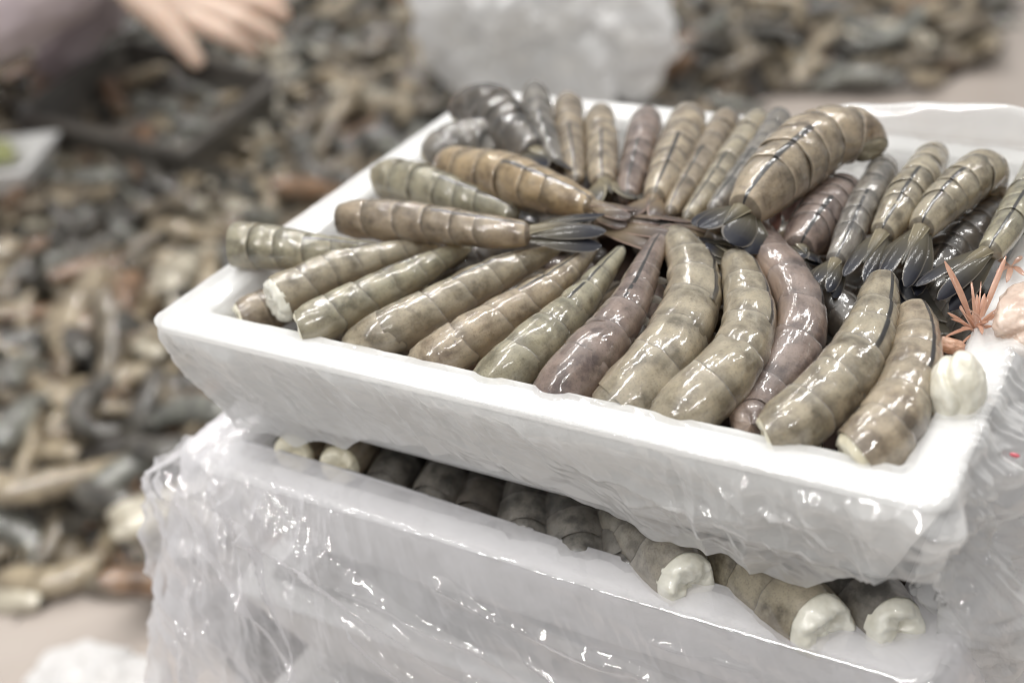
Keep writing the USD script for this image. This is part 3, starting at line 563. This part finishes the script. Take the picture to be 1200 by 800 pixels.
lump('shell_scrap', 'small orange scrap of shell beside the white curled flesh', 'shell scrap', W(1108, 404, .002), (.0075, .0035, .0032), 'shell_orange', 9, .3, 1.5)
q_ = np.random.default_rng(17)
def legs(name, label, px, tips, zz, material, w0=.0014):
    t = thing(name, label, 'shrimp scraps', W(*px, zz)); off = W(*px, zz)
    for (tx, ty, tz, w) in tips:
        a, b = W(*px, zz), W(tx, ty, tz); n_ = np.array([0.2, -.6, .8])
        v, f, uv = blade(a, b, n_, w, 'uropod', .12, 12, 7); obj('leg', (v, f), material, t, uv=uv, off=off)
legs('orange_scrap', 'tuft of torn orange shrimp legs standing up at the top tray right side', (1143, 392),
     [(1107, 306, .022, .0013), (1179, 300, .022, .0012)] + [(1143 + q_.normal(0, 17), 366 + q_.normal(0, 15), .008 + q_.normal(0, .004), q_.uniform(.0003, .0010)) for _ in range(34)], -.006, 'shell_orange')
legs('orange_scrap', 'thin orange shrimp legs tangled at the right edge of the photo, behind the tuft', (1185, 312),
     [(1198, 300, .006, .001), (1168, 318, .006, .001), (1200, 322, .006, .0012), (1180, 330, .006, .0012), (1160, 300, .004, .0012)], .004, 'orange_leg')
c = WD(1190, 533, .445)
lump('blood_spot', 'tiny red blood spot on the plastic at the right edge of the photo', 'stain', WD(1189, 533, .470), (.0018, .0008, .0008), 'blood', 4, .2)

# lower tray: what shows in the gap
LOW = [
    ('pale shrimp tail end at the left of the gap between the trays', (338, 538), (372, 500), 62, 'tan', 'flesh_pale', .5),
    ('pale grey shrimp tail second from the left in the gap', (392, 552), (424, 512), 62, 'tan', 'flesh_pale', .5),
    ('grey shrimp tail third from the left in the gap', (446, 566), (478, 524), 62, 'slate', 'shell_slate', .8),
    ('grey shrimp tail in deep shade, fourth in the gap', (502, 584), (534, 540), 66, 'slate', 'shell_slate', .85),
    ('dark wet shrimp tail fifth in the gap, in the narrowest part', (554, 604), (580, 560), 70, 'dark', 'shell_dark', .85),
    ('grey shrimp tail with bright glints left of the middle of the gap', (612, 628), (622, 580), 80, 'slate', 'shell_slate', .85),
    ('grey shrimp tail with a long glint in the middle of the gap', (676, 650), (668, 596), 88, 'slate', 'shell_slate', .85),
    ('grey shrimp tail left of the white cut end in the gap', (738, 668), (728, 612), 84, 'slate', 'shell_slate', .85),
    ('shrimp tail with a big white split cut end in the gap', (812, 690), (764, 640), 86, 'grey', 'flesh_white', .7),
    ('grey olive shrimp tail between the two white cut ends in the gap', (888, 722), (850, 672), 78, 'grey', 'shell_grey', .8),
    ('shrimp tail with ragged white cut end near the right end of the gap', (972, 744), (902, 690), 96, 'olive', 'flesh_white', .7),
    ('grey shrimp tail with a white knob at the far right of the gap', (1056, 742), (1010, 690), 84, 'slate', 'flesh_white', .75),
]
for k, (lb, a, b, w, col, cap, cl) in enumerate(LOW):
    zz = Z2 + (-.003 if cap.startswith('shell') else .004)
    A_, B_ = W(*a, zz), W(*b, zz - .003); d = unit(B_ - A_)
    r0 = w / 2 * depth(A_) / F
    P0 = A_ + d * r0 * (.1 if cap.startswith('shell') else .45); P0[1] = max(P0[1], -.1290 if cap.startswith('shell') else -.140)
    sink = .005 if cap.startswith('shell') else 0
    pts = [(*(P0 + d * x * .11 + np.array([0, 0, -.004 * x - sink * max(0, 1 - x / .32)])), r0 * q) for x, q in ((0, .90), (.16, .98), (.3, 1.0), (.6, .85), (1, .4))]
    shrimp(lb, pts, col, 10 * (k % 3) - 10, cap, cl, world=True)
layer_z = Z2 - .012
v, f = sheet(-HX + .022, HX - .022, -HY + .022, HY - .022, 40, 34, Z2 - .016)
v[:, 2] += .004 * meshkit.fbm(v * 60, 3, 14)
vb = v.copy(); vb[:, 2] -= .008
obj('brine', join([(v, f), (vb, f[:, ::-1])]), 'brine', label='dark meltwater pooled under the shrimp in the lower tray', category='liquid', kind='stuff')
# ---------------------------------------------------------------- background: the heap of whole shrimp on the table
from shapely.geometry import Polygon, Point
from shapely.prepared import prep
def proj(p):
    c = (np.atleast_2d(p) - EYE) @ R; return c[:, :2] / c[:, 2:3] * F + [600, 400]
edge = [W(x, y, TZ)[:2] for x, y in ((-60, 690), (40, 672), (110, 690), (165, 692))] + [(-.31, -.02), (-.27, .20), (-.12, .36), (.02, .48)] + \
       [W(x, y, TZ)[:2] for x, y in ((840, 140), (935, 112), (1010, 112), (1105, 108), (1165, 80), (1172, 30), (1130, -60), (900, -130))] + [(-1.0, 3.4), (-2.9, 2.9), (-2.9, 1.55), (-1.70, .95), (-1.70, .3)]
heap = Polygon(edge).buffer(.03).buffer(-.03); inheap = prep(heap)
def heap_h(x, y):
    e = np.array([heap.exterior.distance(Point(a, b)) if inheap.contains(Point(a, b)) else 0 for a, b in zip(x, y)])
    return .075 * sstep(0, .16, e) + .045 * (meshkit.fbm(np.column_stack([x * 5, y * 5, np.zeros(len(x))]), 3, 77) - .4) * sstep(0, .1, e)
HEAPC = {'grey_brown': ((118, 108, 92), (72, 65, 55)), 'beige': ((156, 143, 120), (106, 95, 79)), 'dark_grey': ((82, 79, 73), (50, 48, 45)), 'blue_grey': ((118, 118, 110), (74, 74, 70)), 'pale': ((184, 177, 160), (136, 128, 113)), 'rusty': ((134, 106, 82), (84, 65, 50))}
for k, (a, b) in HEAPC.items(): wet('heap_' + k, tuple(1.15 * q for q in srgb(*a)), tuple(1.1 * q for q in srgb(*b)), 45, .3, 1.0, 0, .0004)
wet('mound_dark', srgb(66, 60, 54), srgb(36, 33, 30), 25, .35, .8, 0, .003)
def whole_shrimp(path, bend, color, r, seed, fine=True):
    """a whole raw shrimp lying on its side, its parts under the prim at path, about 13 cm long"""
    n, sd = 46, 18; lr = np.random.default_rng(seed)
    a = np.linspace(0, bend, n); step = .095 / n
    P = np.column_stack([np.cumsum(np.cos(a)) * step, np.cumsum(np.sin(a)) * step, np.zeros(n)]); P -= P.mean(0)
    T = unit(np.gradient(P, axis=0)); D = np.column_stack([T[:, 1], -T[:, 0], np.zeros(n)]); U = np.array([0, 0, 1.0])
    t = np.linspace(0, 1, n); rad = r * (1 - .62 * t ** 1.5); seg = (t * 6) % 1; rad = rad * (1 + .05 * seg - .06 * (seg < .08))
    th = np.linspace(0, 2 * np.pi, sd, endpoint=False)
    V = P[:, None] + D[:, None] * (rad[:, None] * np.cos(th))[..., None] * 1.08 + U * (rad[:, None] * np.sin(th) * .9)[..., None]
    M_ = '/World/Looks/heap_' + color
    usdkit.mesh(stage, path + '/body', (V.reshape(-1, 3), grid_faces(n, sd, True)), M_, smooth=True)
    h = np.linspace(0, 1, 16); hr = r * 1.02 * np.sqrt(np.clip(1 - (h * .96) ** 2.2, .0, 1)) * (1 + .04 * np.cos(h * 9))
    H0 = P[0] - np.outer(h, T[0]) * .042
    V = H0[:, None] + D[0] * (hr[:, None] * np.cos(th))[..., None] * 1.12 + U * (hr[:, None] * np.sin(th) * .92)[..., None]
    usdkit.mesh(stage, path + '/head', (V.reshape(-1, 3), grid_faces(16, sd, True)[:, ::-1]), M_, smooth=True)
    parts = []
    for sg in (-1, 1):
        for sp in (.25, .8):
            v, f, uv = blade(P[-1] + U * sg * r * .15, P[-1] + .026 * unit(T[-1] + U * sg * sp * .4 + D[-1] * .2), D[-1], .0045, 'uropod', .05, 6, 5); parts.append((v, f))
    usdkit.mesh(stage, path + '/tail_fan', join(parts), '/World/Looks/heap_dark_grey', smooth=True)
    parts = []
    for j in range(8):
        b0 = P[0] - T[0] * (.004 + .0036 * j) - D[0] * r * .8; b1 = b0 - D[0] * (.018 + .008 * lr.random()) - T[0] * .012 * lr.uniform(-.6, 1) + U * lr.normal(0, .006)
        v, f, uv = blade(b0, b1, U, .0009, 'uropod', .2, 6, 3); parts.append((v, f))
    usdkit.mesh(stage, path + '/legs', join(parts), '/World/Looks/heap_' + ('rusty' if seed % 2 else 'beige'), smooth=True)
stage.CreateClassPrim('/World/shapes')
PROT = []
for k, (bend, color, r) in enumerate([(1.9, 'grey_brown', .0115), (1.2, 'grey_brown', .0125), (2.4, 'beige', .0115), (1.0, 'beige', .012), (1.7, 'dark_grey', .0125), (2.2, 'dark_grey', .0115), (1.4, 'blue_grey', .012), (2.1, 'blue_grey', .0115), (1.6, 'pale', .0115), (.8, 'rusty', .0115)]):
    p = '/World/shapes/whole_shrimp_%03d' % k
    UsdGeom.Xform.Define(stage, p); whole_shrimp(p, bend, color, r * 1.15, k); PROT.append((p, color))
def quat_place(xf, pos, yaw, tilt, roll, scale):
    xf.AddTranslateOp().Set(Gf.Vec3d(*map(float, pos))); xf.AddRotateXYZOp().Set(Gf.Vec3f(float(roll), float(tilt), float(yaw))); xf.AddScaleOp().Set(Gf.Vec3f(*[float(scale)] * 3))
x0, y0, x1, y1 = heap.bounds
r_ = np.random.default_rng(5); sp = .05
gx, gy = np.meshgrid(np.arange(x0, x1, sp), np.arange(y0, y1, sp), indexing='ij')
xy = np.stack([gx, gy], -1).reshape(-1, 2) + r_.uniform(-.022, .022, (gx.size, 2))
xy = xy[[inheap.contains(Point(*q)) for q in xy]]
hz = TZ + heap_h(xy[:, 0], xy[:, 1]); pos = np.column_stack([xy, hz + r_.uniform(.002, .026, len(xy))])
px = proj(pos)
hide = prep(Polygon([(215, 400), (560, 130), (700, 130), (930, 150), (1230, 190), (1230, 830), (200, 830), (195, 640), (265, 530)]))
vis = (px[:, 0] > -50) & (px[:, 0] < 1250) & (px[:, 1] > -45) & (px[:, 1] < 800) & ~np.array([hide.contains(Point(*q)) for q in px])
dep = (pos - EYE) @ R[:, 2]
order = [i for i in np.argsort(dep) if vis[i]]
chosen = set(order[:300])
WHAT = {'grey_brown': 'blurred grey brown whole shrimp in the heap on the table behind the trays', 'beige': 'blurred beige whole shrimp in the heap on the table behind the trays', 'dark_grey': 'blurred dark grey whole shrimp in the heap on the table behind the trays',
        'blue_grey': 'blurred bluish grey whole shrimp in the heap on the table behind the trays', 'pale': 'blurred pale whole shrimp, lighter than the rest of the heap behind the trays', 'rusty': 'blurred rusty brown whole shrimp in the heap on the table behind the trays'}
def toss(): return r_.uniform(0, 360), r_.normal(0, 14), r_.normal(0, 22) + (180 if r_.random() < .5 else 0), r_.uniform(.95, 1.45)
rest = []
WT = np.array([1.2, 1.2, 1.1, 1.1, .8, .8, 1, 1, 1.1, .6]); WT = WT / WT.sum()
for i in range(len(pos)):
    k = int(r_.choice(len(PROT), p=WT)); y_, t_, o_, s_ = toss()
    if i in chosen:
        p, color = PROT[k]
        x = UsdGeom.Xform.Define(stage, numbered('/World', 'whole_shrimp')); quat_place(x, pos[i], y_, t_, o_, s_)
        x.GetPrim().GetReferences().AddInternalReference(p); x.GetPrim().SetInstanceable(True)
        keys(x.GetPrim(), label=WHAT[color], category='shrimp', group=color.replace('_', ' ') + ' whole shrimp in the heap behind')
    elif vis[i] or r_.random() < .5: rest.append((k, pos[i], y_, t_, o_, s_))
st = UsdGeom.Xform.Define(stage, '/World/shrimp_heap'); keys(st.GetPrim(), label='blurred mass of whole shrimp heaped on the table, the far and buried ones', category='shrimp heap', kind='stuff')
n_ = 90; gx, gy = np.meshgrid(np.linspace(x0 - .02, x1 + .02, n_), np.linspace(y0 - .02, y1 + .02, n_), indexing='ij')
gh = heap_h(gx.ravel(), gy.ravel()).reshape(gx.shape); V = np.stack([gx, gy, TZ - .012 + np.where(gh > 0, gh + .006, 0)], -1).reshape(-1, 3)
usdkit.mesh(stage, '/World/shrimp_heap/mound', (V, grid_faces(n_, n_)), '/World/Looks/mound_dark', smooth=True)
pi = UsdGeom.PointInstancer.Define(stage, '/World/shrimp_heap/far_shrimp')
for k, (p, color) in enumerate(PROT):
    q = '/World/shrimp_heap/far_shrimp/shape_%03d' % k
    UsdGeom.Xform.Define(stage, q); stage.GetPrimAtPath(q).GetReferences().AddInternalReference(p); pi.GetPrototypesRel().AddTarget(q)
from scipy.spatial.transform import Rotation
pi.CreateProtoIndicesAttr([a[0] for a in rest]); pi.CreatePositionsAttr([Gf.Vec3f(*map(float, a[1])) for a in rest]); pi.CreateScalesAttr([Gf.Vec3f(*[float(a[5])] * 3) for a in rest])
qs = [Rotation.from_euler('xyz', [a[4], a[3], a[2]], degrees=True).as_quat() for a in rest]
pi.CreateOrientationsAttr([Gf.Quath(float(q[3]), float(q[0]), float(q[1]), float(q[2])) for q in qs])

# dark tub at the top left
def tub(name, label, px_, z, h, t_=.010):
    q = np.array([W(x, y, z)[:2] for x, y in px_]); c_ = q.mean(0); off = np.array([*c_, z - h])
    pts = []
    for k in range(4):
        a, b = q[k], q[(k + 1) % 4]
        for t in np.linspace(0, 1, 12)[:-1]: pts.append(a + (b - a) * t)
    pts = np.array(pts); pts = .5 * pts + .25 * (np.roll(pts, 1, 0) + np.roll(pts, -1, 0)); d = unit(pts - c_)
    L = lambda inset, zz: np.column_stack([pts - d * inset, np.full(len(pts), zz)])
    th_ = thing(name, label, 'tub', off)
    rows = np.stack([L(.02, z - h), L(.0, z - .012), L(t_ + .002, z - .012), L(t_ + .03, z - h + .006), L(.5 * np.linalg.norm(pts - c_, axis=1)[:, None], z - h + .008), L(np.linalg.norm(pts - c_, axis=1)[:, None] - .002, z - h + .008)])
    obj('body', (rows.reshape(-1, 3), grid_faces(len(rows), len(pts), True)), 'dark_tub', th_, smooth=40, off=off)
    rows = np.stack([L(-.004, z - .011), L(-.005, z), L(t_ * .5, z + .004), L(t_ + .004, z), L(t_ + .004, z - .010)])
    obj('rim', (rows.reshape(-1, 3), grid_faces(5, len(pts), True)), 'tub_rim', th_, smooth=60, off=off)
tub('tub', 'blurred dark grey tub with a lighter rim, under the hand at the top left', [(18, 132), (215, 178), (330, 88), (140, 42)], TZ + .165, .09)
# small white tray at the left edge
c = W(0, 186, TZ + .16)
foam_tray('foam_tray', 'small blurred white foam tray at the left edge, on the heap', TZ + .16, 21, loc=(c[0] - .045, c[1]), hx=.105, hy=.085, depth_=.05, res=.5, rot=28)
for k, (a, b) in enumerate(((-.07, .02), (-.03, -.02), (-.05, .04), (-.02, .02))):
    wet('greens', srgb(176, 178, 128), srgb(140, 146, 96), 60) if k == 0 else None
    lump('green_piece', ['pale yellow green piece at the near side of the small white tray', 'pale yellow green piece nearest the corner of the small white tray', 'pale yellow green piece at the far side of the small white tray', 'pale yellow green piece in the middle of the small white tray'][k], 'seafood', (c[0] + a, c[1] + b, TZ + .155), (.026, .018, .012), 'greens', 5 + k, .3)
# plastic bags behind
def bag(name, label, centre, size, material, seed, amp=.16, lay=True):
    m_ = trimesh.creation.icosphere(6); p = m_.vertices.copy(); a = np.arctan2(p[:, 1], p[:, 0])
    h = 1 + amp * (meshkit.fbm(p * 2.2 + seed, 4, seed) - .5) * 2 + .10 * (cells(a * .2, p[:, 2] * .3, .09, seed, 2.5, .2) - .3) + .20 * np.abs(np.sin(a * 4.5 + 1.5 * p[:, 2] + 2 * meshkit.noise(p * 1.5, 4))) * np.clip(p[:, 2] + .8, 0, 1)
    if not lay: p = p[:, [0, 2, 1]] * [1, 1, -1]
    return obj(name, (np.column_stack([p[:, 0], p[:, 2], -p[:, 1]]) * h[:, None] * np.asarray(size) + np.asarray(centre), m_.faces), material, label=label, category='plastic bag')
bag('plastic_bag', 'blurred greyish translucent plastic bag on the heap at the top of the photo', WD(622, -30, 1.95), (.185, .12, .20), 'film_far', 3, .55, lay=False)
lump('bag_filling', 'grey mass inside the blurred plastic bag at the top', 'shrimp', WD(625, -50, 1.97), (.08, .06, .08), 'heap_blue_grey', 9, .2)
bag('plastic_bag', 'blurred crumpled pale plastic bag on the table at the bottom left', W(105, 815, TZ + .02), (.07, .05, .028), 'film_far', 13)

# the person at the far left, one hand reaching down over the heap
HD = 1.75
def hp(px_, py_, d=0.0): return WD(px_, py_, HD + d)
def ball(p, r): return manifold3d.Manifold.sphere(float(r), 20).translate([float(q) for q in p])
def bone(a, ra, b, rb): return manifold3d.Manifold.batch_hull([ball(a, ra), ball(b, rb)])
def chain(pts): return [bone(pts[i][0], pts[i][1], pts[i + 1][0], pts[i + 1][1]) for i in range(len(pts) - 1)]
wrist = hp(112, -48, -.03)
B = []
B.append(manifold3d.Manifold.batch_hull([ball(wrist, .024), ball(hp(178, 12), .017), ball(hp(225, 20, .01), .015), ball(hp(232, -8, .01), .015), ball(hp(222, -34, .01), .014)]))
B += chain([(hp(160, -5, -.01), 0.0239), (hp(196, 30, 0), 0.0179), (hp(216, 52, .01), 0.0158), (hp(229, 70, .02), 0.0128)])          # thumb
B += chain([(hp(226, 20, .01), 0.0179), (hp(262, 38, .01), 0.0158), (hp(283, 50, .025), 0.0141), (hp(296, 57, .04), 0.0120)])
B += chain([(hp(234, 4, .01), 0.0179), (hp(280, 22, .01), 0.0158), (hp(304, 34, .025), 0.0141), (hp(320, 43, .04), 0.0120)])
B += chain([(hp(236, -14, .01), 0.0179), (hp(285, 0, .01), 0.0158), (hp(312, 8, .025), 0.0141), (hp(330, 17, .04), 0.0120)])
B += chain([(hp(226, -34, .01), 0.0164), (hp(272, -24, .01), 0.0141), (hp(302, -14, .025), 0.0128), (hp(326, -4, .04), 0.0112)])
sh, hips = WD(38, -40, 2.02), WD(-345, 120, 2.2)                              # leaning over the table from its left side
lean = unit(sh - hips); across = unit(np.cross(lean, [0, 0, 1.0])); sh2 = sh - across * .30 + np.array([0, 0, .02]); sh2 = sh2 if depth(sh2) > depth(sh) else sh + across * .30
across = unit(sh2 - sh); neck = (sh + sh2) / 2 + lean * .09 + np.array([0, 0, .03])
elbow = WD(60, -190, 1.88)
B += chain([(sh, .055), (elbow, .042), (wrist, .027)])
torso = [manifold3d.Manifold.batch_hull([ball(sh - lean * .03 + across * .03, .085), ball(sh2 - lean * .03 - across * .03, .085), ball(hips + across * .06, .12), ball(hips + across * .22, .12)])]
h1, h2 = hips + across * .05, hips + across * .23
e2 = sh2 - lean * .10 + across * .10 + np.array([0, 0, -.18]); w2 = e2 - lean * .16 + np.array([0, 0, -.10])
B += torso + chain([(sh2, .055), (e2, .042), (w2, .027), (w2 + np.array([.04, 0, -.08]), .024)])
for k in range(4): B += chain([(w2 + across * (.02 * k - .03) + np.array([.04, 0, -.08]), .010), (w2 + across * (.022 * k - .033) + np.array([.06, 0, -.14]), .009), (w2 + across * (.022 * k - .033) + np.array([.08, 0, -.165]), .008)])
for hq in (h1, h2): B += chain([(hq, .10), ((hq[0], hq[1], FZ + .48), .062), ((hq[0] - .02, hq[1], FZ + .06), .042), ((hq[0] + .13, hq[1], FZ + .03), .030)])
head = neck + lean * .10 + np.array([.0, 0, .10])
B += [bone(neck - [0, 0, .06], .055, head - [.02, 0, .06], .05), manifold3d.Manifold.batch_hull([ball(head + [-.015, 0, .03], .088), ball(head + [.045, 0, -.065], .042), ball(head + [.03, 0, .02], .07)]), bone(head + [.085, 0, .01], .010, head + [.105, 0, -.022], .013)]
B += [bone(head + [.0, sg * .085, .015], .014, head + [-.005, sg * .088, -.02], .010) for sg in (-1, 1)]
body = manifold3d.Manifold.batch_boolean(B, manifold3d.OpType.Add).refine_to_length(.012)
bm = body.to_mesh(); tm = trimesh.Trimesh(bm.vert_properties[:, :3], bm.tri_verts); trimesh.smoothing.filter_taubin(tm, iterations=8)
pbase = np.array([hips[0], hips[1], FZ])
per = thing('person', 'person in a pale pinkish smock, one bare hand reaching over the heap', 'person', pbase)
obj('body', tm, 'skin', per, off=pbase)
puff = lambda p, r: ball(p, r)
sm = [manifold3d.Manifold.batch_hull([ball(sh - lean * .02 + across * .03, .115), ball(sh2 - lean * .02 - across * .03, .11), ball(hips + across * .05, .15), ball(hips + across * .23, .15)]), manifold3d.Manifold.batch_hull([ball(h1, .15), ball(h2, .15), ball((h1[0] - .02, h1[1], h1[2] - .4), .16), ball((h2[0] - .02, h2[1], h2[2] - .4), .16)])]
sm += chain([(sh, .070), (elbow, .058), (elbow + (wrist - elbow) * .55, .046)]) + chain([(sh2, .070), (e2, .058), (e2 + (w2 - e2) * .7, .046)])
sm = manifold3d.Manifold.batch_boolean(sm, manifold3d.OpType.Add).refine_to_length(.014).to_mesh(); st_ = trimesh.Trimesh(sm.vert_properties[:, :3], sm.tri_verts); trimesh.smoothing.filter_taubin(st_, iterations=10)
p = st_.vertices; st_.vertices = p + st_.vertex_normals * ((meshkit.fbm(p * np.array([14, 14, 5]), 3, 6) - .5) * .035)[:, None]
obj('smock', st_, 'smock', per, off=pbase)
hr_ = manifold3d.Manifold.batch_hull([ball(head + [-.03, 0, .045], .092), ball(head + [.0, 0, .06], .080), ball(head + [-.055, 0, -.03], .06)]).refine_to_length(.012).to_mesh()
obj('hair', (hr_.vert_properties[:, :3], hr_.tri_verts), 'hair_dark', per, off=pbase)
